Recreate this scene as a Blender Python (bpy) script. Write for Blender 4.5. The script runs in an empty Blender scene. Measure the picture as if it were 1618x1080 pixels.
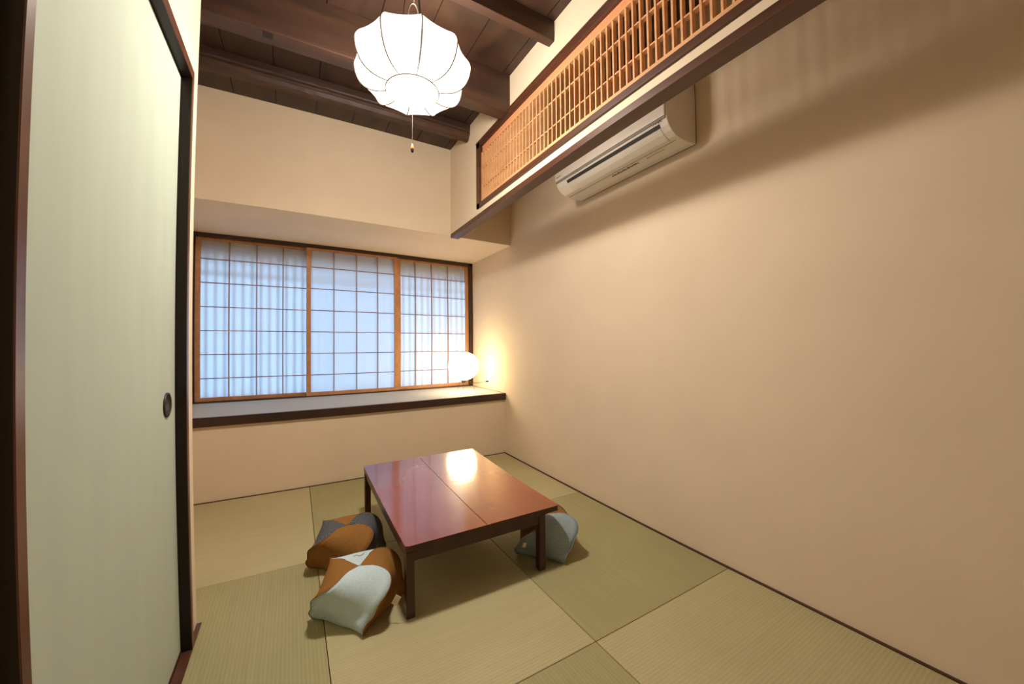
import bpy, bmesh, math, random
from mathutils import Vector, Matrix
PI = math.pi
random.seed(7)
scene = bpy.context.scene
COL = scene.collection

# ------------------------------------------------------------------ camera
cd = bpy.data.cameras.new('camera')
cam = bpy.data.objects.new('camera', cd)
COL.objects.link(cam)
scene.camera = cam
cam.location = (0, 0, 1.05)
YAW, PITCH, ROLL = math.radians(-30.2957), math.radians(0.4546), math.radians(-0.2119)
cam.rotation_mode = 'XYZ'
cam.matrix_world = (Matrix.Translation((0, 0, 1.05)) @ Matrix.Rotation(YAW, 4, 'Z')
                    @ Matrix.Rotation(PI / 2 + PITCH, 4, 'X') @ Matrix.Rotation(ROLL, 4, 'Z'))
cd.sensor_fit = 'HORIZONTAL'
cd.sensor_width = 36.0
cd.sensor_height = 36.0 * 1080 / 1618
cd.clip_start = 0.01
# an ultra-wide lens with its barrel distortion, fitted as a lens polynomial
cd.type = 'PANO'
K = [-0.08042849528569147, 0.0011911163049537535, 3.5731823494149133e-05, -1.0926056067857096e-06]
tgt = cd if hasattr(cd, 'fisheye_polynomial_k1') else cd.cycles
tgt.panorama_type = 'FISHEYE_LENS_POLYNOMIAL'
tgt.fisheye_fov = math.radians(175)
tgt.fisheye_polynomial_k0 = 0.0
tgt.fisheye_polynomial_k1, tgt.fisheye_polynomial_k2, tgt.fisheye_polynomial_k3, tgt.fisheye_polynomial_k4 = K

# ------------------------------------------------------------------ sky, exposure
w = bpy.data.worlds.new('dusk_sky'); scene.world = w; w.use_nodes = True
bg = w.node_tree.nodes['Background']
_n = w.node_tree.nodes; _l = w.node_tree.links.new
_tc = _n.new('ShaderNodeTexCoord'); _sx = _n.new('ShaderNodeSeparateXYZ'); _mx = _n.new('ShaderNodeMath'); _mx.operation = 'MAXIMUM'; _mx.inputs[1].default_value = 0
_pw = _n.new('ShaderNodeMath'); _pw.operation = 'POWER'; _pw.inputs[1].default_value = 7
_ma = _n.new('ShaderNodeMath'); _ma.operation = 'MULTIPLY_ADD'; _ma.inputs[1].default_value = 20.0; _ma.inputs[2].default_value = 2.0
_l(_tc.outputs['Generated'], _sx.inputs[0]); _l(_sx.outputs['Y'], _mx.inputs[0]); _l(_mx.outputs[0], _pw.inputs[0]); _l(_pw.outputs[0], _ma.inputs[0]); _l(_ma.outputs[0], bg.inputs[1])
bg.inputs[0].default_value = (0.33, 0.62, 1.0, 1)
scene.view_settings.view_transform = 'Standard'
scene.view_settings.look = 'None'
scene.view_settings.gamma = 1
scene.view_settings.exposure = 0.0
scene.view_settings.use_curve_mapping = False
scene.cycles.use_denoising = True
scene.cycles.max_bounces = 10
scene.cycles.diffuse_bounces = 7
LANTERN_E = 1.0
BULB_W = 45.0
DOWN_W = 16.5
ANDON_E = 17.0

# ------------------------------------------------------------------ materials
def mat(name, col, rough=0.7, **kw):
    m = bpy.data.materials.new(name); m.use_nodes = True
    nt = m.node_tree; b = nt.nodes['Principled BSDF']
    b.inputs['Base Color'].default_value = (*col, 1)
    b.inputs['Roughness'].default_value = rough
    b.inputs['Specular IOR Level'].default_value = kw.get('spec', 0.5)
    if 'metal' in kw: b.inputs['Metallic'].default_value = kw['metal']
    if 'coat' in kw:
        b.inputs['Coat Weight'].default_value = kw['coat']; b.inputs['Coat Roughness'].default_value = kw.get('coat_r', 0.05)
    return m

def N(nt, t, **kw):
    n = nt.nodes.new(t)
    for k, v in kw.items(): setattr(n, k, v)
    return n

def noisy(m, c1, c2, scale=(8, 8, 8), detail=6, bump=0.0, lo=0.3, hi=0.7, bdist=0.002, warp=0.0):
    """colour between c1 and c2 by stretched noise in object space, plus a little bump"""
    nt = m.node_tree; b = nt.nodes['Principled BSDF']; L = nt.links.new
    tc = N(nt, 'ShaderNodeTexCoord'); mp = N(nt, 'ShaderNodeMapping'); mp.inputs['Scale'].default_value = scale
    ns = N(nt, 'ShaderNodeTexNoise'); ns.inputs['Scale'].default_value = 1; ns.inputs['Detail'].default_value = detail
    ns.inputs['Distortion'].default_value = warp
    cr = N(nt, 'ShaderNodeValToRGB'); cr.color_ramp.elements[0].position = lo; cr.color_ramp.elements[1].position = hi
    cr.color_ramp.elements[0].color = (*c1, 1); cr.color_ramp.elements[1].color = (*c2, 1)
    L(tc.outputs['Object'], mp.inputs[0]); L(mp.outputs[0], ns.inputs['Vector']); L(ns.outputs['Fac'], cr.inputs[0])
    L(cr.outputs[0], b.inputs['Base Color'])
    if bump:
        bp = N(nt, 'ShaderNodeBump'); bp.inputs['Strength'].default_value = bump; bp.inputs['Distance'].default_value = bdist
        L(ns.outputs['Fac'], bp.inputs['Height']); L(bp.outputs[0], b.inputs['Normal'])
    return m

M = {}
M['plaster'] = noisy(mat('cream_plaster', (0.8, 0.68, 0.53), 0.9, spec=0.2), (0.735, 0.615, 0.465), (0.775, 0.65, 0.495), (3, 3, 3), bump=0.03)
M['dark'] = noisy(mat('dark_lacquered_wood', (0.03, 0.015, 0.01), 0.32), (0.030, 0.014, 0.011), (0.052, 0.023, 0.016), (3, 3, 3), bump=0.02)
M['deep'] = noisy(mat('shaded_jamb_wood', (0.012, 0.006, 0.005), 0.4, spec=.3), (0.011, 0.006, 0.005), (0.018, 0.009, 0.007), (3, 3, 3))  # jamb wood darkened, so its colour carries the shade of the unlit faces
M['trimx'] = noisy(mat('dark_trim_wood', (0.05, 0.02, 0.012), 0.5), (0.055, 0.022, 0.012), (0.085, 0.035, 0.018), (25, 2, 25))
M['jamb'] = noisy(mat('brown_lacquered_wood', (0.1, 0.03, 0.02), 0.3), (0.080, 0.027, 0.017), (0.115, 0.04, 0.023), (20, 20, 2))
M['board'] = noisy(mat('red_brown_header_wood', (0.16, 0.06, 0.03), 0.38), (0.055, 0.019, 0.010), (0.105, 0.036, 0.017), (20, 1.2, 20), bump=0.03)
M['ceil'] = noisy(mat('sooty_ceiling_boards', (0.1, 0.05, 0.03), 0.45), (0.028, 0.014, 0.009), (0.070, 0.033, 0.020), (5, 3, 5), detail=8, bump=0.12, lo=0.3, hi=0.75, warp=1.0)
M['beam'] = noisy(mat('old_beam_wood', (0.09, 0.045, 0.027), 0.55), (0.030, 0.014, 0.009), (0.072, 0.032, 0.018), (1.5, 14, 14), detail=9, bump=0.15, warp=0.6)
M['cedar'] = noisy(mat('cedar_frame', (0.5, 0.23, 0.1), 0.5), (0.40, 0.185, 0.085), (0.54, 0.275, 0.13), (18, 18, 18), bump=0.02)
M['cedar_d'] = noisy(mat('aged_cedar_lattice', (0.3, 0.15, 0.08), 0.5), (0.24, 0.12, 0.065), (0.36, 0.19, 0.105), (14, 14, 14))
M['ranma'] = noisy(mat('ranma_cedar', (0.62, 0.3, 0.13), 0.5), (0.60, 0.31, 0.145), (0.76, 0.42, 0.21), (25, 7, 25), bump=0.02)
M['ranma_rail'] = noisy(mat('ranma_rail_cedar', (0.6, 0.25, 0.12), 0.5), (0.66, 0.27, 0.125), (0.74, 0.32, 0.155), (25, 1.5, 25))
M['black'] = mat('black_metal', (0.010, 0.010, 0.010), 0.5)
M['rubber'] = mat('black_rubber', (0.015, 0.014, 0.013), 0.6)
M['wire'] = mat('grey_wire', (0.16, 0.13, 0.11), 0.5)
M['acw'] = mat('white_plastic', (0.74, 0.71, 0.66), 0.28)
M['acflap'] = mat('white_plastic_flap', (0.70, 0.67, 0.61), 0.35)
M['acgrey'] = mat('grey_plastic_strip', (0.25, 0.235, 0.22), 0.45)
M['acslot'] = mat('dark_air_slot', (0.03, 0.027, 0.025), 0.6)
M['ink'] = mat('grey_print', (0.10, 0.09, 0.08), 0.6)
M['plate'] = mat('cream_plastic', (0.78, 0.76, 0.70), 0.4)
M['brass'] = mat('orange_knob', (0.65, 0.17, 0.05), 0.35)
M['groove'] = mat('dark_floor_base', (0.04, 0.028, 0.015), 0.9)  # dark base board, seen in the joints between mats

# table lacquer
def lacquer():
    m = mat('red_lacquer', (0.35, 0.08, 0.03), 0.24, coat=0.62, coat_r=0.08)
    noisy(m, (0.15, 0.022, 0.007), (0.36, 0.072, 0.016), (2.2, 1.2, 3), detail=5, lo=0.25, hi=0.75)
    nt = m.node_tree; b = nt.nodes['Principled BSDF']; L = nt.links.new
    tc = N(nt, 'ShaderNodeTexCoord'); mp = N(nt, 'ShaderNodeMapping'); mp.inputs['Scale'].default_value = (9, 26, 1)
    ns = N(nt, 'ShaderNodeTexNoise'); ns.inputs['Scale'].default_value = 1; ns.inputs['Detail'].default_value = 2
    bp = N(nt, 'ShaderNodeBump'); bp.inputs['Strength'].default_value = 0.12; bp.inputs['Distance'].default_value = 0.002
    L(tc.outputs['Object'], mp.inputs[0]); L(mp.outputs[0], ns.inputs['Vector']); L(ns.outputs['Fac'], bp.inputs['Height'])
    L(bp.outputs[0], b.inputs['Normal']); L(bp.outputs[0], b.inputs['Coat Normal'])
    return m
M['lacq'] = lacquer()
M['tleg'] = noisy(mat('table_leg_lacquer', (0.1, 0.03, 0.02), 0.28), (0.035, 0.011, 0.007), (0.070, 0.020, 0.011), (15, 15, 3))

# tatami: woven ribs as bump, along X or along Y
def tatami(name, c1, c2, along):
    m = mat(name, c1, 0.62, spec=0.35)
    nt = m.node_tree; b = nt.nodes['Principled BSDF']; L = nt.links.new
    tc = N(nt, 'ShaderNodeTexCoord')
    mp = N(nt, 'ShaderNodeMapping'); mp.inputs['Scale'].default_value = (60, 3, 1) if along == 'Y' else (3, 60, 1)
    ns = N(nt, 'ShaderNodeTexNoise'); ns.inputs['Scale'].default_value = 1; ns.inputs['Detail'].default_value = 4
    ns2 = N(nt, 'ShaderNodeTexNoise'); ns2.inputs['Scale'].default_value = 2.2; ns2.inputs['Detail'].default_value = 3
    ad = N(nt, 'ShaderNodeMath', operation='ADD'); hv = N(nt, 'ShaderNodeMath', operation='MULTIPLY'); hv.inputs[1].default_value = 0.5
    cr = N(nt, 'ShaderNodeValToRGB'); cr.color_ramp.elements[0].position = 0.32; cr.color_ramp.elements[1].position = 0.68
    cr.color_ramp.elements[0].color = (*c1, 1); cr.color_ramp.elements[1].color = (*c2, 1)
    L(tc.outputs['Object'], mp.inputs[0]); L(mp.outputs[0], ns.inputs['Vector']); L(tc.outputs['Object'], ns2.inputs['Vector'])
    L(ns.outputs['Fac'], ad.inputs[0]); L(ns2.outputs['Fac'], ad.inputs[1]); L(ad.outputs[0], hv.inputs[0]); L(hv.outputs[0], cr.inputs[0])
    wv = N(nt, 'ShaderNodeTexWave'); wv.wave_type = 'BANDS'; wv.bands_direction = 'X' if along == 'Y' else 'Y'
    wv.inputs['Scale'].default_value = 26; wv.inputs['Distortion'].default_value = 0.3
    L(tc.outputs['Object'], wv.inputs['Vector'])
    mx = N(nt, 'ShaderNodeMixRGB', blend_type='MULTIPLY'); mx.inputs['Fac'].default_value = 0.10
    L(cr.outputs[0], mx.inputs[1]); L(wv.outputs['Color'], mx.inputs[2]); L(mx.outputs[0], b.inputs['Base Color'])
    bp = N(nt, 'ShaderNodeBump'); bp.inputs['Strength'].default_value = 0.2; bp.inputs['Distance'].default_value = 0.0015
    L(wv.outputs['Fac'], bp.inputs['Height']); L(bp.outputs[0], b.inputs['Normal'])
    return m
M['tatX'] = tatami('tatami_crosswise_sheen_tint', (0.46, 0.405, 0.225), (0.53, 0.47, 0.265), 'X')  # lighter tint stands in for the sheen of the crosswise weave
M['tatY'] = tatami('tatami_lengthwise_sheen_tint', (0.35, 0.315, 0.155), (0.41, 0.37, 0.19), 'Y')  # darker tint: the weaker sheen of this weave direction, put into the colour
M['sill'] = tatami('sill_tatami', (0.46, 0.46, 0.43), (0.52, 0.52, 0.485), 'X')

def fusuma():
    m = mat('pale_green_fusuma_paper', (0.53, 0.56, 0.42), 0.75, spec=0.3)
    noisy(m, (0.445, 0.52, 0.45), (0.475, 0.55, 0.475), (18, 18, 3), detail=5, bump=0.04)
    nt = m.node_tree; b = nt.nodes['Principled BSDF']; L = nt.links.new
    cr = [n for n in nt.nodes if n.type == 'VALTORGB'][0]
    tc = [n for n in nt.nodes if n.type == 'TEX_COORD'][0]
    vo = N(nt, 'ShaderNodeTexVoronoi'); vo.inputs['Scale'].default_value = 9
    lt = N(nt, 'ShaderNodeMath', operation='LESS_THAN'); lt.inputs[1].default_value = 0.022
    sp = N(nt, 'ShaderNodeTexNoise'); sp.inputs['Scale'].default_value = 5
    gt = N(nt, 'ShaderNodeMath', operation='GREATER_THAN'); gt.inputs[1].default_value = 0.54
    mu = N(nt, 'ShaderNodeMath', operation='MULTIPLY')
    mx = N(nt, 'ShaderNodeMixRGB'); mx.inputs[2].default_value = (0.72, 0.60, 0.25, 1)
    L(tc.outputs['Object'], vo.inputs['Vector']); L(tc.outputs['Object'], sp.inputs['Vector'])
    L(vo.outputs['Distance'], lt.inputs[0]); L(sp.outputs['Fac'], gt.inputs[0]); L(lt.outputs[0], mu.inputs[0]); L(gt.outputs[0], mu.inputs[1])
    L(mu.outputs[0], mx.inputs['Fac']); L(cr.outputs[0], mx.inputs[1]); L(mx.outputs[0], b.inputs['Base Color'])
    return m
M['fusuma'] = fusuma()

def paper():
    m = bpy.data.materials.new('shoji_paper'); m.use_nodes = True; nt = m.node_tree; nt.nodes.clear(); L = nt.links.new
    o = N(nt, 'ShaderNodeOutputMaterial'); t = N(nt, 'ShaderNodeBsdfTranslucent'); d = N(nt, 'ShaderNodeBsdfDiffuse'); mx = N(nt, 'ShaderNodeMixShader')
    t.inputs[0].default_value = (0.86, 0.88, 0.9, 1); d.inputs[0].default_value = (0.86, 0.86, 0.86, 1); mx.inputs[0].default_value = 0.35
    L(t.outputs[0], mx.inputs[1]); L(d.outputs[0], mx.inputs[2]); L(mx.outputs[0], o.inputs[0])
    return m
M['paper'] = paper()

def glow(name, col, e):
    m = bpy.data.materials.new(name); m.use_nodes = True
    b = m.node_tree.nodes['Principled BSDF']
    b.inputs['Base Color'].default_value = (0.8, 0.78, 0.74, 1); b.inputs['Roughness'].default_value = 0.8
    b.inputs['Emission Color'].default_value = (*col, 1); b.inputs['Emission Strength'].default_value = e
    return m
M['lantern'] = glow('lit_lantern_cloth', (1.0, 0.90, 0.78), LANTERN_E)
def sheer(m, k):
    # thin cloth: part of the bulb's light passes straight through
    nt = m.node_tree; o = nt.nodes['Material Output']; b = nt.nodes['Principled BSDF']
    mx = N(nt, 'ShaderNodeMixShader'); mx.inputs[0].default_value = k; t = N(nt, 'ShaderNodeBsdfTransparent')
    tl = N(nt, 'ShaderNodeBsdfTranslucent'); tl.inputs[0].default_value = (0.9, 0.86, 0.8, 1)
    m2 = N(nt, 'ShaderNodeMixShader'); m2.inputs[0].default_value = 0.5
    ad = N(nt, 'ShaderNodeAddShader'); em = N(nt, 'ShaderNodeEmission')
    em.inputs[0].default_value = b.inputs['Emission Color'].default_value; em.inputs[1].default_value = b.inputs['Emission Strength'].default_value
    b.inputs['Emission Strength'].default_value = 0
    nt.links.new(b.outputs[0], m2.inputs[1]); nt.links.new(tl.outputs[0], m2.inputs[2])
    nt.links.new(m2.outputs[0], mx.inputs[1]); nt.links.new(t.outputs[0], mx.inputs[2])
    nt.links.new(mx.outputs[0], ad.inputs[0]); nt.links.new(em.outputs[0], ad.inputs[1]); nt.links.new(ad.outputs[0], o.inputs[0])
sheer(M['lantern'], 0.93)
M['andon'] = glow('lit_washi_shade', (1.0, 0.74, 0.40), ANDON_E)

def cloth(name, c1, c2, kind='plain'):
    m = mat(name, c1, 0.9, spec=0.15)
    nt = m.node_tree; b = nt.nodes['Principled BSDF']; L = nt.links.new
    if kind == 'plain':
        noisy(m, c1, c2, (220, 220, 220), detail=2, bump=0.2, bdist=0.001)
    else:
        uv = N(nt, 'ShaderNodeTexCoord')
        mp = N(nt, 'ShaderNodeMapping'); mp.inputs['Rotation'].default_value = (0, 0, 0.3)
        br = N(nt, 'ShaderNodeTexBrick'); br.inputs['Scale'].default_value = 21
        br.inputs['Color1'].default_value = (*c1, 1); br.inputs['Color2'].default_value = (*c1, 1); br.inputs['Mortar'].default_value = (*c2, 1)
        br.inputs['Mortar Size'].default_value = 0.036; br.inputs['Brick Width'].default_value = 0.45; br.inputs['Row Height'].default_value = 0.3
        L(uv.outputs['UV'], mp.inputs[0]); L(mp.outputs[0], br.inputs['Vector']); L(br.outputs['Color'], b.inputs['Base Color'])
    return m
M['c_orange'] = cloth('ochre_cloth', (0.235, 0.105, 0.026), (0.32, 0.15, 0.042))
M['c_white'] = cloth('pale_blue_white_cloth', (0.47, 0.60, 0.67), (0.60, 0.74, 0.80))
M['c_grey'] = cloth('blue_grey_cloth', (0.23, 0.30, 0.34), (0.36, 0.43, 0.47))
M['c_navy'] = cloth('navy_woven_cloth', (0.014, 0.017, 0.028), (0.26, 0.27, 0.29), 'weave')
M['c_ochre_shade'] = cloth('shaded_ochre_cloth', (0.21, 0.095, 0.025), (0.29, 0.135, 0.038))  # the ochre cloth again, darkened for its shaded side
M['tag'] = mat('cream_label', (0.75, 0.68, 0.55), 0.8)

# ------------------------------------------------------------------ helpers
def link(name, bm, m, parent=None, bevel=0, smooth=False, seg=2):
    me = bpy.data.meshes.new(name); bm.to_mesh(me); bm.free()
    for mm in (m if isinstance(m, (list, tuple)) else [m]): me.materials.append(mm)
    o = bpy.data.objects.new(name, me); COL.objects.link(o)
    if parent is not None: o.parent = parent
    if smooth:
        for p in me.polygons: p.use_smooth = True
    if bevel:
        b = o.modifiers.new('bevel', 'BEVEL'); b.width = bevel; b.segments = seg; b.limit_method = 'ANGLE'; b.angle_limit = 0.6
    return o
def box(bm, x0, x1, y0, y1, z0, z1, mi=0):
    vs = [bm.verts.new((x, y, z)) for x in (x0, x1) for y in (y0, y1) for z in (z0, z1)]
    for f in ((0, 1, 3, 2), (4, 6, 7, 5), (0, 4, 5, 1), (2, 3, 7, 6), (0, 2, 6, 4), (1, 5, 7, 3)):
        fc = bm.faces.new([vs[i] for i in f]); fc.material_index = mi
    return vs
def B(*boxes):
    bm = bmesh.new()
    for b in boxes: box(bm, *b)
    bmesh.ops.recalc_face_normals(bm, faces=bm.faces)
    return bm
def tube(bm, pts, r, n=8, closed=False, caps=True):
    pts = [Vector(p) for p in pts]; rings = []; k = len(pts)
    up = None
    for i, p in enumerate(pts):
        if closed: d = pts[(i + 1) % k] - pts[i - 1]
        else: d = pts[min(i + 1, k - 1)] - pts[max(i - 1, 0)]
        d.normalize()
        if up is None: up = Vector((0, 0, 1)) if abs(d.z) < .9 else Vector((1, 0, 0))
        a = d.cross(up).normalized(); b = a.cross(d).normalized(); up = b
        rr = r[i] if isinstance(r, (list, tuple)) else r
        rings.append([bm.verts.new(p + a * (rr * math.cos(2 * PI * j / n)) + b * (rr * math.sin(2 * PI * j / n))) for j in range(n)])
    for i in range(k if closed else k - 1):
        A, Bq = rings[i], rings[(i + 1) % k]
        for j in range(n): bm.faces.new((A[j], A[(j + 1) % n], Bq[(j + 1) % n], Bq[j]))
    if not closed and caps:
        bm.faces.new(rings[0]); bm.faces.new(rings[-1])
def T(*paths, n=8):
    bm = bmesh.new()
    for p in paths:
        pts, r = p[0], p[1]; tube(bm, pts, r, n, closed=(len(p) > 2 and p[2]))
    bmesh.ops.recalc_face_normals(bm, faces=bm.faces)
    return bm
def lathe(profile, n=40, cx=0, cy=0):
    bm = bmesh.new(); rings = []
    for r, z in profile:
        if r < 1e-6: rings.append([bm.verts.new((cx, cy, z))])
        else: rings.append([bm.verts.new((cx + r * math.cos(2 * PI * j / n), cy + r * math.sin(2 * PI * j / n), z)) for j in range(n)])
    for A, C in zip(rings, rings[1:]):
        for j in range(n):
            a = [A[j % len(A)], A[(j + 1) % n % len(A)], C[(j + 1) % n % len(C)], C[j % len(C)]]
            u = []
            for v in a:
                if v not in u: u.append(v)
            if len(u) > 2: bm.faces.new(u)
    bmesh.ops.recalc_face_normals(bm, faces=bm.faces)
    return bm
def prism(bm, prof, y0, y1, mi=0):
    """profile of (x, z) points pushed along Y"""
    a = [bm.verts.new((x, y0, z)) for x, z in prof]; b = [bm.verts.new((x, y1, z)) for x, z in prof]
    n = len(prof)
    for i in range(n):
        f = bm.faces.new((a[i], a[(i + 1) % n], b[(i + 1) % n], b[i])); f.material_index = mi
    f = bm.faces.new(a); f.material_index = mi; f = bm.faces.new(b[::-1]); f.material_index = mi
def empty(name, loc, rz=0):
    o = bpy.data.objects.new(name, None); COL.objects.link(o); o.location = loc; o.rotation_euler = (0, 0, rz); o.empty_display_size = .05
    return o
def tag(o, label, cat, group=None):
    o['label'] = label; o['category'] = cat
    if group: o['group'] = group
    return o
def struct(o):
    o['kind'] = 'structure'; return o
def thing(name, loc, label, cat, group=None, rz=0):
    return tag(empty(name, loc, rz), label, cat, group)
def local(bm, loc, rz=0):
    """move a mesh written in room coordinates into its thing's own frame"""
    bmesh.ops.transform(bm, matrix=(Matrix.Translation(loc) @ Matrix.Rotation(rz, 4, 'Z')).inverted(), verts=bm.verts)
    return bm

# ------------------------------------------------------------------ room dimensions
XR = 1.750          # right wall
XT = 1.738          # tatami edge
YL = 3.142          # wall below the window sill
YU = 3.018          # wall above the window bay
YW = 3.950          # plane of the shoji
XA = -0.80          # left side of the alcove
XD = -0.346         # wall around the sliding door
YC = 1.782          # corner where that wall ends
ZC = 2.742          # ceiling boards
ZS = 1.998          # bay soffit
ZSILL = 0.573
YB = -1.30          # wall behind the camera
XH = 1.152          # room face of the hanging header wall
ZH = 1.980          # underside of the header

# floor: base board and mats
fl = struct(link('floor', B((XA - .1, XR + .1, YB - .1, 4.1, -.12, -.030)), M['groove']))
def mat_piece(x0, x1, y0, y1, m):
    g = .0012
    return link('tatami_mat', B((x0 + g, x1 - g, y0 + g, y1 - g, -.030, 0)), m, fl, bevel=.002)
xs = [XA, .080, .909, XT]
ys = [YB, -.08, .975, 2.040, YL - .012]
for i in range(3):
    for j in range(4):
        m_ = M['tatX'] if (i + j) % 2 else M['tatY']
        if i == 0 and j == 2:
            # this mat is notched round the end of the door wall
            bm = bmesh.new()
            out = [(-.331, ys[2] + .001), (xs[1] - .0012, ys[2] + .001), (xs[1] - .0012, ys[3] - .001), (XA + .001, ys[3] - .001), (XA + .001, YC + .001), (-.331, YC + .001)]
            va = [bm.verts.new((x, y, 0)) for x, y in out]; vb = [bm.verts.new((x, y, -.03)) for x, y in out]
            bm.faces.new(va); bm.faces.new(vb[::-1])
            for k in range(6): bm.faces.new((va[k], vb[k], vb[(k + 1) % 6], va[(k + 1) % 6]))
            bmesh.ops.recalc_face_normals(bm, faces=bm.faces)
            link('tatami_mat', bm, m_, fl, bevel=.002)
            continue
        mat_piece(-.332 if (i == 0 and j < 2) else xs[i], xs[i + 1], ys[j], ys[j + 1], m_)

# walls
struct(link('wall_right', B((XR, XR + .1, YB - .1, 4.1, -.05, ZC + .1)), M['plaster']))
struct(link('wall_back', B((XA, XR, YL, YL + .06, -.03, ZSILL - .02), (XA, XR, YU, YU + .06, ZS, ZC), (XA, XR, YU + .06, YW + .06, ZS, ZS + .05),
                           (XA, XR, YW + .02, YW + .06, -.03, ZSILL - .03)), M['plaster']))
struct(link('wall_left', B((XA - .1, XA, YC - .01, 4.1, -.03, ZC + .05),
                           (XA - .1, XD, 1.655, YC, -.03, ZC),
                           (-.47, XD, .72, 1.655, 2.015, ZC), (-.47, -.40, .72, 1.655, -.03, 2.015),
                           (XA - .1, -.47, YB, .72, -.03, ZC)), M['plaster']))
struct(link('wall_front', B((XA - .1, XR + .1, YB - .1, YB, -.05, ZC + .1)), M['plaster']))
# ceiling boards running away from the camera
bm = bmesh.new()
x = XA - .2 + .113
while x < XR + .1:
    box(bm, x + .0022, x + .2485 - .0022, YB - .1, YU + .03, ZC, ZC + .02); x += .2485
box(bm, XA - .1, XR + .1, YB - .1, YU + .06, ZC + .012, ZC + .06)
bmesh.ops.recalc_face_normals(bm, faces=bm.faces)
struct(link('ceiling', bm, M['ceil']))

# tatami-edge strips along the walls
struct(link('baseboard_right', B((XT, XR, YB, YL, -.03, .004)), M['trimx']))
struct(link('baseboard_back', B((XA, XT, YL - .012, YL, -.03, .003)), M['trimx']))

# hanging header wall with the transom opening
RY0, RY1, RZ0, RZ1 = -.62, 2.466, 2.050, 2.528
XH2 = XH + .062
struct(link('wall_partition', B((XH, XH2, YB, YU, ZH + .034, RZ0), (XH, XH2, YB, YU, RZ1, ZC), (XH, XH2, RY1, YU, RZ0, RZ1), (XH, XH2, YB, RY0, RZ0, RZ1)), M['plaster']))
struct(link('trim_1', B((XH - .002, XH + .070, YB, YU, ZH, ZH + .034)), M['board'], bevel=.002))

# ------------------------------------------------------------------ transom (lattice over the header)
tr = thing('lattice_transom', (XH, 1.0, RZ0), 'long orange cedar lattice transom in a dark frame, set high in the hanging wall', 'transom')
def P(name, bm, m, par, root, **k): return link(name, local(bm, root.location, root.rotation_euler.z), m, par, **k)
fw = .034
P('frame', B((XH - .012, XH2 - .004, RY0, RY1, RZ0, RZ0 + fw * .9), (XH - .012, XH2 - .004, RY0, RY1, RZ1 - fw * 1.35, RZ1),
             (XH - .012, XH2 - .004, RY0, RY0 + fw * 1.6, RZ0, RZ1), (XH - .012, XH2 - .004, RY1 - fw * 1.6, RY1, RZ0, RZ1),
             (XH - .016, XH - .010, RY0, RY1, RZ1 - .010, RZ1)), M['board'], tr, tr, bevel=.0015)
iz0, iz1, iy0, iy1 = RZ0 + fw * .9, RZ1 - fw * 1.35, RY0 + fw * 1.6, RY1 - fw * 1.6
P('rail', B((XH + .004, XH + .034, iy0, iy1, iz1 - .040, iz1)), M['ranma_rail'], tr, tr, bevel=.001)
P('rail', B((XH + .002, XH + .034, iy0, iy1, iz0, iz0 + .024)), M['ranma'], tr, tr, bevel=.001)
P('stile', B((XH + .004, XH + .034, iy0, iy0 + .02, iz0, iz1)), M['ranma'], tr, tr)
P('stile', B((XH + .004, XH + .034, iy1 - .02, iy1, iz0, iz1)), M['ranma'], tr, tr)
bm = bmesh.new(); y = iy1 - .052
z0l, z1l = iz0 + .024, iz1 - .040
while y > iy0 + .03:
    box(bm, XH + .006, XH + .026, y - .0042, y + .0042, z0l - .004, z1l + .004); y -= .0365
for zf in (2.197, 2.332): box(bm, XH + .009, XH + .029, iy0 + .02, iy1 - .02, zf - .0035, zf + .0035)
for zf in (z0l + .001, z1l - .001): box(bm, XH + .0035, XH + .031, iy0 + .02, iy1 - .02, zf - .003, zf + .003)
bmesh.ops.recalc_face_normals(bm, faces=bm.faces)
P('lattice', bm, M['ranma'], tr, tr)

# ------------------------------------------------------------------ ceiling beams
def beam(name_label, y0, y1, z0, wob, x1=XH, **kw):
    o = thing('ceiling_beam', (0, (y0 + y1) / 2, z0), name_label, 'beam', 'dark beams under the ceiling')
    bm = bmesh.new(); n = 40; prof = kw['prof']
    rings = []
    for i in range(n + 1):
        xx = XA + .005 + (x1 - XA - .005) * i / n
        rings.append([bm.verts.new((xx, y0 + (y1 - y0) * (u + wob * random.uniform(-1, 1) * .6), z0 + (ZC - z0) * (v if v > .9 else v + wob * random.uniform(-.4, .4)))) for u, v in prof])
    m_ = len(prof)
    for a, b in zip(rings, rings[1:]):
        for j in range(m_): bm.faces.new((a[j], a[(j + 1) % m_], b[(j + 1) % m_], b[j]))
    bm.faces.new(rings[0]); bm.faces.new(rings[-1])
    bmesh.ops.recalc_face_normals(bm, faces=bm.faces)
    P('timber', bm, M['beam'], o, o, bevel=.003)
    return o
sq = [(0, 0), (1, 0), (1, 1), (0, 1)]
bA = beam('deep square ceiling beam with a small mortise hole, middle of the three', 1.985, 2.078, 2.500, .012, prof=sq)
bm = B((-.155, -.118, 1.998, 2.032, 2.4975, 2.5035))
P('mortise_shade_patch', bm, mat('mortise_shadow', (0.012, 0.006, 0.005), .9), bA, bA)  # dark plate on the underside, painted shade of a hole
beam('rough log ceiling beam nearest the window wall, with split grain', 2.595, 2.70, 2.632, .03,
     prof=[(.25, .10), (.38, 0), (.62, 0), (.8, .14), (.95, .5), (1, 1), (0, 1), (.03, .62), (.07, .55), (.05, .38), (.16, .30)])
beam('slim ceiling beam above the paper lantern, nearest to the camera', 1.520, 1.568, 2.632, .01, prof=sq)

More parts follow.
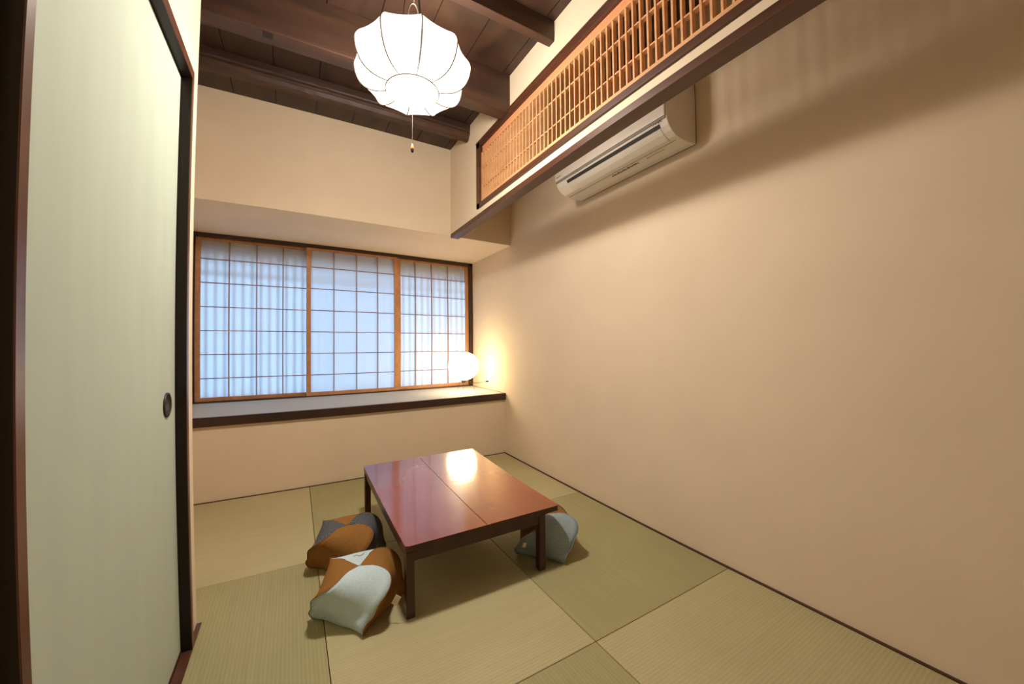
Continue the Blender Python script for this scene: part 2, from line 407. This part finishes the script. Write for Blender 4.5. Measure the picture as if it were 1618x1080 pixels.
# ------------------------------------------------------------------ window bay: frame, sill, outer lattice
win = struct(empty('window_1', (0, YW, ZSILL)))
def PW(name, bm, m, par=win, **k): return link(name, local(bm, win.location), m, par, **k)
wx0, wx1 = XA + .031, XR
PW('window_frame', B((wx0 - .03, wx1, YW - .045, YW + .02, ZS - .034, ZS - .001), (wx0 - .03, wx1, YW - .045, YW + .02, ZSILL + .0003, ZSILL + .012),
                     (wx0 - .03, wx0 + .014, YW - .045, YW + .02, ZSILL, ZS - .001), (wx1 - .040, wx1, YW - .045, YW + .02, ZSILL, ZS - .001)), M['dark'], bevel=.002)
PW('sill_mat', B((XA, XR - .003, 3.148, YW + .018, ZSILL - .034, ZSILL)), M['sill'], bevel=.001)
PW('sill_edge', B((XA, XR, 3.118, 3.146, ZSILL - .062, ZSILL + .001), (XR - .010, XR, 3.146, YW - .046, ZSILL - .02, ZSILL + .002)), M['dark'], bevel=.002)
ob = bmesh.new()
x = wx0 + .01; yb = YW + .050
while x < wx1:
    box(ob, x, x + .031, yb, yb + .03, .5, 2.3); x += .066
for zz in (1.655, .60): box(ob, wx0 - .1, wx1 + .1, yb + .004, yb + .026, zz, zz + .016)
for bx in ((wx0 - .1, wx1 + .1, yb - .018, yb + .5, 1.885, 2.4), (wx0 - .1, wx1 + .1, yb + .12, yb + .15, 1.78, 2.4), (wx0 - .1, wx0, YW + .06, yb + .1, .3, 2.4), (wx1, wx1 + .1, YW + .06, yb + .1, .3, 2.4)): box(ob, *bx)
bmesh.ops.recalc_face_normals(ob, faces=ob.faces)
PW('outer_lattice', ob, noisy(mat('weathered_outer_wood', (.12, .08, .05), .8), (.10, .07, .05), (.16, .11, .08)))

def shoji(x0, x1, yf, cols, label='', sl=.037, sr=.036):
    t = thing('shoji_screen', ((x0 + x1) / 2, yf, ZSILL + .012), label, 'shoji screen', 'sliding shoji screens in the bay window')
    z0, z1 = ZSILL + .012, ZS - .034
    d = .028
    P('frame', B((x0, x0 + sl, yf, yf + d, z0, z1), (x1 - sr, x1, yf, yf + d, z0, z1),
                 (x0 + sl, x1 - sr, yf + .003, yf + d - .003, z0, z0 + .030), (x0 + sl, x1 - sr, yf + .003, yf + d - .003, z1 - .020, z1)), M['cedar'], t, t, bevel=.0015)
    bm = bmesh.new()
    for c in cols: box(bm, c - .0042, c + .0042, yf + .006, yf + .020, z0 + .03, z1 - .02)
    for zz in (1.787, 1.585, 1.381, 1.180, .978, .776): box(bm, x0 + sl, x1 - sr, yf + .0075, yf + .0205, zz - .0035, zz + .0035)
    bmesh.ops.recalc_face_normals(bm, faces=bm.faces)
    P('lattice', bm, M['cedar_d'], t, t)
    P('paper', B((x0 + .01, x1 - .01, yf + .0212, yf + .0216, z0 + .01, z1 - .008)), M['paper'], t, t)
    return t
shoji(-.750, .116, YW - .014, (-.514, -.312, -.110), 'left of the three shoji screens, brightest blue, nearest the sliding door')
shoji(.078, .906, YW - .044, (.310, .512, .708), 'middle shoji screen, its stiles overlapping in front of both neighbours')
shoji(.875, wx1 - .042, YW - .014, (1.096, 1.276, 1.462), sl=.067, label='right shoji screen, behind the glowing paper lamp')

# ------------------------------------------------------------------ sliding door (fusuma) with its frame
door = struct(empty('door_1', (XD, 1.2, 0)))
def PD(name, bm, m, par=door, **k): return link(name, local(bm, door.location), m, par, **k)
XJ = -.331
pan = PD('door_panel', B((-.385, -.3632, .70, 1.628, .012, 1.976)), M['fusuma'])
PD('panel_edge', B((-.386, -.3615, .70, 1.63, .0, .012), (-.386, -.3622, 1.6285, 1.632, .0, 1.98), (-.386, -.3622, .70, 1.63, 1.976, 1.981)), M['dark'])
PD('door_jamb', B((-.47, XJ - .0025, 1.632, 1.655, 0, 1.982)), M['deep'])  # body in the shade-darkened wood, thin face strip in the plain brown
PD('jamb_face', B((XJ - .0025, XJ, 1.632, 1.655, 0, 2.0155)), M['jamb'])
PD('door_jamb', B((-.56, XJ - .0025, .7345, .7546, 0, ZC)), M['deep'])
PD('jamb_face', B((XJ - .0025, XJ, .7345, .7546, 0, ZC)), M['jamb'])
PD('door_head', B((-.47, XJ - .0025, .7546, 1.655, 1.982, 2.016)), M['deep'])
PD('head_face', B((XJ - .0025, XJ, .7546, 1.632, 1.982, 2.0155)), M['jamb'])
PD('door_track', B((-.3625, XJ, .74, 1.632, -.02, .001), (XD, XJ, 1.632, YC - .005, -.02, .0025)), M['jamb'], bevel=.0008)
# round finger pull
pr = lathe([(.0385, .0), (.0385, .004), (.035, .005), (.031, .0025), (.030, .0008), (0, .0008)], 40)
bmesh.ops.transform(pr, matrix=Matrix.Translation((-.3632, 1.537, .865)) @ Matrix.Rotation(PI / 2, 4, 'Y'), verts=pr.verts)
PD('door_pull', pr, M['black'], smooth=True)

# ------------------------------------------------------------------ lantern hanging from the near beam
LX, LY, LZ = .419, 1.543, 2.241
az0 = math.atan2(LY, LX)   # direction from camera, used to turn the ribs
lan = thing('pendant_lantern', (LX, LY, LZ), 'lit white cloth pendant lantern with ten wire ribs, hanging from a ceiling beam', 'lantern')
prof = [(.109, -.119), (.135, -.121), (.165, -.118), (.195, -.106), (.219, -.083), (.236, -.047), (.2435, -.006), (.237, .018), (.220, .040), (.190, .060), (.155, .074), (.125, .081), (.103, .084)]
# refine profile by Catmull-Rom
def cr_(p, k=3):
    out = []
    for i in range(len(p) - 1):
        a, b, c, d = p[max(i - 1, 0)], p[i], p[i + 1], p[min(i + 2, len(p) - 1)]
        for s in range(k):
            t = s / k
            out.append(tuple(.5 * ((2 * b[j]) + (-a[j] + c[j]) * t + (2 * a[j] - 5 * b[j] + 4 * c[j] - d[j]) * t * t + (-a[j] + 3 * b[j] - 3 * c[j] + d[j]) * t ** 3) for j in range(len(b))))
    out.append(p[-1]); return out
prof = cr_(prof)
NR = 10; SEG = 6
bm = bmesh.new(); rings = []
offs = az0 + math.radians(7.5)
for r, z in prof:
    ring = []
    tt = (r - .103) / .14
    for k in range(NR * SEG):
        a = 2 * PI * k / (NR * SEG); f = (a % (2 * PI / NR)) - PI / NR
        chord = math.cos(PI / NR) / math.cos(f)
        u = f / (PI / NR)
        sag = 1 - .045 * (1 - u * u) * max(tt, 0)
        rr = r * ((chord * sag) * min(1, .3 + tt * 2) + 1 * (1 - min(1, .3 + tt * 2)))
        ring.append(bm.verts.new((rr * math.cos(a + offs), rr * math.sin(a + offs), z)))
    rings.append(ring)
n = NR * SEG
for A, C in zip(rings, rings[1:]):
    for j in range(n): bm.faces.new((A[j], A[(j + 1) % n], C[(j + 1) % n], C[j]))
cb = bm.verts.new((0, 0, -.121))
for j in range(n): bm.faces.new((rings[0][(j + 1) % n], rings[0][j], cb))
bmesh.ops.recalc_face_normals(bm, faces=bm.faces)
link('cloth_shade', bm, M['lantern'], lan)
rb = bmesh.new()
for k in range(NR):
    a = 2 * PI * k / NR + offs
    tube(rb, [((r + .0012) * math.cos(a), (r + .0012) * math.sin(a), z) for r, z in prof], .0027, 6)
bmesh.ops.recalc_face_normals(rb, faces=rb.faces)
link('rib_wires', rb, M['wire'], lan, smooth=True)
circ = lambda r, z, n=60: [(r * math.cos(2 * PI * i / n), r * math.sin(2 * PI * i / n), z) for i in range(n)]
link('bottom_ring', T((circ(.1095, -.121), .0027, True), n=6), M['wire'], lan, smooth=True)
link('top_ring', T((circ(.103, .085), .002, True), n=6), M['wire'], lan, smooth=True)
bl = bpy.data.lights.new('lantern_bulb_light', 'POINT'); bl.energy = BULB_W; bl.color = (1.0, 0.90, 0.77); bl.shadow_soft_size = .08
blo = bpy.data.objects.new('lantern_bulb_light', bl); COL.objects.link(blo); blo.parent = lan; blo.location = (0, 0, -.01)
# added downward lamp inside the lantern, brightens the floor and lower walls
al = bpy.data.lights.new('lantern_down_light', 'AREA'); al.shape = 'DISK'; al.size = .17; al.energy = DOWN_W; al.color = (1.0, 0.90, 0.77)
alo = bpy.data.objects.new('lantern_down_light', al); COL.objects.link(alo); alo.parent = lan; alo.location = (0, 0, -.03)
# hanging hook and cord
hk = [(-.024, 0, .07), (-.024, 0, .15)] + [(-.023 * math.cos(PI * i / 12), .0, .215 + .060 * math.sin(PI * i / 12)) for i in range(13)] + [(.024, 0, .15), (.024, 0, .07)]
link('hanger_loop', T((hk, .0034), n=8), M['wire'], lan, smooth=True)
link('hanger_rod', T(([(-.103, 0, .085), (.103, 0, .085)], .0025)), M['wire'], lan, smooth=True)
link('hook', T(([(0, 0, .273), (.004, 0, .33), (0, 0, 2.632 - LZ)], .003)), M['wire'], lan, smooth=True)
link('power_cord', T(([(.030, 0, .085), (.032, .004, .16), (.030, .004, .24), (.022, 0, .31), (.014, 0, 2.632 - LZ)], .0042),
                     ([(-.05, 0, .085), (-.046, 0, .17), (-.040, 0, .25), (-.030, 0, .32), (-.022, 0, 2.632 - LZ)], .0020)), M['rubber'], lan, smooth=True)
pc = link('pull_cord', T(([(0, 0, -.13), (0, 0, 1.893 - LZ)], .0011), n=6), M['wire'], lan)
link('pull_knob', lathe([(0, 1.897 - LZ), (.0025, 1.895 - LZ), (.0065, 1.880 - LZ), (.0072, 1.874 - LZ), (.006, 1.870 - LZ), (0, 1.870 - LZ)], 16), M['brass'], pc, smooth=True)
link('knob_tip', lathe([(0, 1.8705 - LZ), (.0060, 1.8700 - LZ), (.0062, 1.866 - LZ), (.004, 1.861 - LZ), (0, 1.860 - LZ)], 16), M['rubber'], pc, smooth=True)

# ------------------------------------------------------------------ air conditioner
AY0, AY1 = 1.125, 1.990
ac = thing('air_conditioner', (XR, (AY0 + AY1) / 2, 2.06), 'white wall-mounted air conditioner behind the hanging header, high on the right wall', 'air conditioner')
prof_ = [(XR - .0005, 2.375), (1.535, 2.375), (1.512, 2.355), (1.509, 2.30), (1.510, 2.155), (1.514, 2.128), (1.527, 2.102), (1.550, 2.080), (1.584, 2.064), (1.628, 2.056), (1.690, 2.056), (1.742, 2.064), (XR - .0005, 2.078)]
bm = bmesh.new(); prism(bm, prof_, AY0, AY1); bmesh.ops.recalc_face_normals(bm, faces=bm.faces)
P('body', bm, M['acw'], ac, ac, bevel=.004, seg=3)
P('front_panel', B((1.4995, 1.509, AY0 + .004, AY1 - .004, 2.140, 2.366)), M['acw'], ac, ac, bevel=.004, seg=3)
P('panel_gap', B((1.5075, 1.5105, AY0 + .006, AY1 - .006, 2.130, 2.1405)), M['acgrey'], ac, ac)
# flap following the curved underside, with dark slot over it
def curve_strip(pts, y0, y1, th, mname, m):
    bm = bmesh.new()
    out = []
    for i, (x, z) in enumerate(pts):
        a = Vector(pts[max(i - 1, 0)]); b = Vector(pts[min(i + 1, len(pts) - 1)]); d = (b - a).normalized(); nrm = Vector((-abs(d.y), -abs(d.x)))
        if d.length < .1: nrm = Vector((-1, 0))
        out.append((x + nrm.x * th, z + nrm.y * th))
    prism(bm, list(pts) + out[::-1], y0, y1); bmesh.ops.recalc_face_normals(bm, faces=bm.faces)
    return P(mname, bm, m, ac, ac)
curve_strip([(1.517, 2.119), (1.5225, 2.1095), (1.527, 2.102)], AY0 + .045, AY1 - .105, .0010, 'air_slot', M['acslot'])
curve_strip([(1.528, 2.1013), (1.538, 2.0903), (1.550, 2.080), (1.566, 2.072), (1.584, 2.064), (1.606, 2.0595)], AY0 + .047, AY1 - .107, .0025, 'air_flap', M['acflap'])
P('seam_line', B((1.6085, 1.6100, AY0 + .02, AY1 - .02, 2.0540, 2.0575), (1.7400, 1.7415, AY0 + .004, AY1 - .004, 2.0600, 2.0640)), M['acgrey'], ac, ac)
P('side_seam', B((1.7395, 1.7420, AY0 - .0012, AY0 + .002, 2.066, 2.372)), M['acslot'], ac, ac)
def text_mesh(s, size):
    cu = bpy.data.curves.new('t', 'FONT'); cu.body = s; cu.size = size; cu.extrude = .0003
    o = bpy.data.objects.new('t', cu); COL.objects.link(o)
    dg = bpy.context.evaluated_depsgraph_get(); me = bpy.data.meshes.new_from_object(o.evaluated_get(dg))
    bpy.data.objects.remove(o); bm = bmesh.new(); bm.from_mesh(me); return bm
tb = text_mesh('Panasonic', .013)
# letters face -X and run toward -Y
bmesh.ops.transform(tb, matrix=Matrix.Translation((1.4990, AY1 - .018, 2.158)) @ Matrix(((0, 0, -1, 0), (-1, 0, 0, 0), (0, 1, 0, 0), (0, 0, 0, 1))), verts=tb.verts)
P('printed_name', tb, M['ink'], ac, ac)
def marks(boxes): P('printed_mark', B(*boxes), M['ink'], ac, ac)
marks([(1.5118, 1.5135, AY0 + .075 - k * .008, AY0 + .079 - k * .008 + (0 if k < 4 else .002), 2.124 + (k % 2) * .003, 2.126 + (k % 2) * .003 + (k % 3) * .001) for k in range(7)])
marks([(1.628 - .003 * (k % 3), 1.640, 1.40 + k * .0125, 1.408 + k * .0125 + .002 * (k % 2), 2.0553, 2.0561) for k in range(16)])
marks([(1.632, 1.636 + .002 * (k == 7), 1.235 + k * .014, 1.246 + k * .014, 2.0553, 2.0561) for k in range(8)])

# ------------------------------------------------------------------ low table
TX0, TX1, TY0, TY1, TZ = .356, 1.085, 1.415, 2.425, .285
tb_ = thing('low_table', ((TX0 + TX1) / 2, (TY0 + TY1) / 2, 0), 'low red lacquered table with a glossy two-board top, in the middle of the tatami', 'table')
xm = .703
bm = bmesh.new()
box(bm, TX0, xm - .0006, TY0, TY1, TZ - .022, TZ); box(bm, xm + .0006, TX1, TY0, TY1, TZ - .022, TZ)
bmesh.ops.recalc_face_normals(bm, faces=bm.faces)
bow = lambda b_: [setattr(v.co, 'z', v.co.z + .0238 * max(v.co.y - TY0, 0) ** 2) for v in b_.verts if v.co.z > .15]
def cuts(b_):
    for k in range(1, 16):
        y_ = TY0 + (TY1 - TY0) * k / 16
        bmesh.ops.bisect_plane(b_, geom=b_.verts[:] + b_.edges[:] + b_.faces[:], plane_co=(0, y_, 0), plane_no=(0, 1, 0))
    bow(b_); return b_
# rounded outer corners
es = [e for e in bm.edges if abs(e.verts[0].co.z - e.verts[1].co.z) > .01 and min(abs(e.verts[0].co.x - TX0), abs(e.verts[0].co.x - TX1)) < .001]
bmesh.ops.bevel(bm, geom=es, offset=.016, segments=5, affect='EDGES', profile=.5)
cuts(bm)
bm.normal_update()
for f in bm.faces:
    if abs(f.normal.z) < .6: f.material_index = 1
P('tabletop', bm, [M['lacq'], M['tleg']], tb_, tb_, bevel=.0016, smooth=False)
P('top_edge_band', cuts(B((TX0 + .004, TX1 - .004, TY0 + .004, TY1 - .004, TZ - .026, TZ - .0222))), M['tleg'], tb_, tb_)
lx = (TX0 + .002, TX0 + .036, .972, 1.007); ly = (TY0 + .002, TY0 + .037, TY1 - .045, TY1 - .010)
for (a, b) in ((lx[0], lx[1]), (lx[2], lx[3])):
    for (c, d) in ((ly[0], ly[1]), (ly[2], ly[3])):
        P('leg', cuts(B((a, b, c, d, 0, TZ - .026))), M['tleg'], tb_, tb_, bevel=.004)
for (a, b, c, d) in ((lx[1], lx[2], ly[0] + .003, ly[0] + .021), (lx[1], lx[2], ly[3] - .021, ly[3] - .003),
                     (lx[0] + .003, lx[0] + .021, ly[1], ly[2]), (lx[3] - .021, lx[3] - .003, ly[1], ly[2])):
    P('apron', cuts(B((a, b, c, d, .247, TZ - .026))), M['tleg'], tb_, tb_, bevel=.001)
for (a, b, c, d) in ((lx[1], lx[2], ly[0] + .008, ly[0] + .022), (lx[1], lx[2], ly[3] - .022, ly[3] - .008),
                     (lx[0] + .008, lx[0] + .022, ly[1], ly[2]), (lx[3] - .022, lx[3] - .008, ly[1], ly[2])):
    P('lower_rail', cuts(B((a, b, c, d, .217, .2465))), M['tleg'], tb_, tb_, bevel=.002)

# ------------------------------------------------------------------ ojami cushions
def cushion(cx, cy, rz, mA, mB, label, tagpos=None, stitch=False, hgt=.190, scl=1.0):
    o = thing('floor_cushion', (cx, cy, 0), label, 'cushion', 'plump patchwork floor cushions around the low table', rz)
    NU, NV = 12, 36
    # profile from top centre (t=0) to bottom centre (t=1): radius of corner, radius of flat, height, twist
    def sm(x): x = max(0, min(1, x)); return x * x * (3 - 2 * x)
    bm = bmesh.new(); uvl = bm.loops.layers.uv.new('UVMap'); rings = []
    uvs = {}
    for i in range(1, NV):
        t = i / NV
        if t < .5:
            ph = t / .5 * PI / 2
            rr = math.sin(ph) ** .60; zc = hgt * (.33 + .67 * math.cos(ph) ** .80)
        elif t < .80:
            q_ = (t - .5) / .30; rr = 1 - .10 * q_ ** 2.5; zc = hgt * .33 * (1 - q_)
        else:
            q_ = (t - .80) / .20; rr = .90 * (1 - q_); zc = 0
        zz = 1 if t < .5 else -1
        tw = math.radians(-50) * sm((t - .12) / .55)
        if t < .5: zc -= .020 * math.exp(-(rr / .28) ** 2)      # the tuft draws the middle down
        R = (.141 - .021 * sm((t - .3) / .3)) * scl * rr
        ring = []
        for k in range(4 * NU):
            a = 2 * PI * k / (4 * NU) - PI / 4            # corner at k = 0
            f = ((a + PI / 4) % (PI / 2)) - PI / 4         # -45..45, corner at +-45
            u = abs(f) / (PI / 4)
            q = 1 / max(math.cos(f), .1)                   # square outline
            shape = (1 - .80) * 1 + .80 * q
            point = 1 + (.05 + .13 * sm((t - .45) / .25)) * (u ** 6) * sm((rr - .5) / .5)
            r = R * shape * point
            zoff = 0
            # corners: top ones stand up a little, low ones reach the mat
            cor = u ** 4 * sm((rr - .6) / .4)
            zoff += (.010 if t < .45 else 0) * cor
            bulge = 1 + .05 * (1 - u * u) * (1 - abs(t - .5) * 2)
            r *= bulge
            aa = a + tw
            v = bm.verts.new((r * math.cos(aa), r * math.sin(aa), max(zc + zoff, .0)))
            ring.append(v); uvs[v] = (f / (PI / 2) * rr * .6 + k // NU * .3, t * .9)
        rings.append(ring)
    n4 = 4 * NU
    top = bm.verts.new((0, 0, hgt - .020)); bot = bm.verts.new((0, 0, 0)); uvs[top] = (0, 0); uvs[bot] = (0, .9)
    def face(vs, k):
        f = bm.faces.new(vs); f.material_index = (k // NU) % 2; f.smooth = True
        for lp in f.loops: lp[uvl].uv = uvs[lp.vert]
    for j in range(n4): face((top, rings[0][j], rings[0][(j + 1) % n4]), j)
    for A, C in zip(rings, rings[1:]):
        for j in range(n4): face((A[j], C[j], C[(j + 1) % n4], A[(j + 1) % n4]), j)
    for j in range(n4): face((bot, rings[-1][(j + 1) % n4], rings[-1][j]), j)
    bmesh.ops.recalc_face_normals(bm, faces=bm.faces)
    seams = [[rings[i][k * NU].co.copy() for i in range(1, NV - 4)] for k in range(4)]
    link('cover', bm, [mA, mB], o)
    sb = bmesh.new()
    for s_ in seams: tube(sb, [p * 1.002 for p in s_], .0013, 6)
    bmesh.ops.recalc_face_normals(sb, faces=sb.faces)
    link('seam_piping', sb, mB if not stitch else M['c_orange'], o, smooth=True)
    link('centre_tuft', lathe([(0, hgt - .019), (.005, hgt - .0185), (.006, hgt - .0165), (.003, hgt - .0145), (0, hgt - .014)], 12), mB, o, smooth=True)
    if tagpos:
        (tx, ty, tz, tr_, tilt, w_, h_) = tagpos
        b2 = B((-w_ / 2, w_ / 2, -.0006, .0006, -h_ / 2, h_ / 2))
        bmesh.ops.transform(b2, matrix=Matrix.Rotation(-rz, 4, 'Z') @ Matrix.Translation((tx - cx, ty - cy, tz)) @ Matrix.Rotation(tr_, 4, 'Z') @ Matrix.Rotation(tilt, 4, 'Y'), verts=b2.verts)
        tg = link('label_tag', b2, M['tag'], o); tg['label'] = 'cream fabric label'
    if stitch:
        pts = [(-.015 + .011 * i, .022 + .030 + .008 * math.sin(i * 1.9), hgt - .004) for i in range(5)]
        link('embroidery', T((pts, .0009), n=5), M['c_orange'], o)
    return o
cushion(.213, 1.582, 0, M['c_orange'], M['c_white'], 'pale blue and ochre floor cushion at the table\'s front left leg, nearest the camera', tagpos=(.322, 1.428, .085, -.55, .5, .022, .040), stitch=True)
cushion(.212, 1.972, .03, M['c_navy'], M['c_orange'], 'ochre and dark navy woven floor cushion, behind the pale blue one')
cushion(1.122, 1.575, -.02, M['c_ochre_shade'], M['c_grey'], 'blue grey and ochre floor cushion half under the right side of the table', tagpos=(.950, 1.515, .085, -.2, .3, .018, .022))

# ------------------------------------------------------------------ paper lamp on the sill
AX, AYY = 1.440, 3.445
an = thing('paper_table_lamp', (AX, AYY, ZSILL), 'small glowing round paper lamp on thin wire legs, right end of the window sill', 'lamp')
zc, ra, ha = .835 - ZSILL, .151, .144
pr = []
for i in range(2, 39):
    a = PI * i / 40
    pr.append((ra * math.sin(a) * (1 + .006 * math.cos(i * PI)), zc - ha * math.cos(a)))
link('paper_shade', lathe([(0, pr[0][1])] + pr + [(0, pr[-1][1])], 48), M['andon'], an, smooth=False)
for k, (px, py) in enumerate(((1.343, 3.388), (1.487, 3.570), (1.540, 3.372))):
    dx, dy = px - AX, py - AYY
    link('leg', T(([(dx * .42, dy * .42, zc - ha + .012), (dx * .62, dy * .62, zc - ha - .02), (dx, dy, .004), (dx * 1.03, dy * 1.03, .002)], .0014), n=6), M['black'], an)
link('socket', lathe([(0, zc - ha + .01), (.022, zc - ha + .01), (.022, zc - ha - .018), (.014, zc - ha - .024), (0, zc - ha - .024)], 20), M['black'], an, smooth=False)

# outlet, plug and cord
ot = thing('wall_outlet', (XR, 3.485, .678), 'cream wall outlet low on the right wall beside the paper lamp', 'outlet')
P('cover_plate', B((XR - .006, XR, 3.450, 3.520, .618, .738)), M['plate'], ot, ot, bevel=.003)
P('socket_face', B((XR - .0075, XR - .004, 3.468, 3.502, .636, .720)), M['plate'], ot, ot, bevel=.001)
cdx = thing('lamp_cord', (XR - .012, 3.487, .658), 'thin black cord with plug running from the paper lamp to the outlet', 'cord')
P('plug', B((XR - .040, XR - .0078, 3.479, 3.495, .651, .667)), M['rubber'], cdx, cdx, bevel=.004)
P('cable', T(([(XR - .04, 3.487, .659), (XR - .085, 3.485, .654), (XR - .15, 3.475, .650), (XR - .21, 3.46, .657), (AX + .024, AYY + .003, .670)], .0022), n=6), M['rubber'], cdx, cdx, smooth=True)
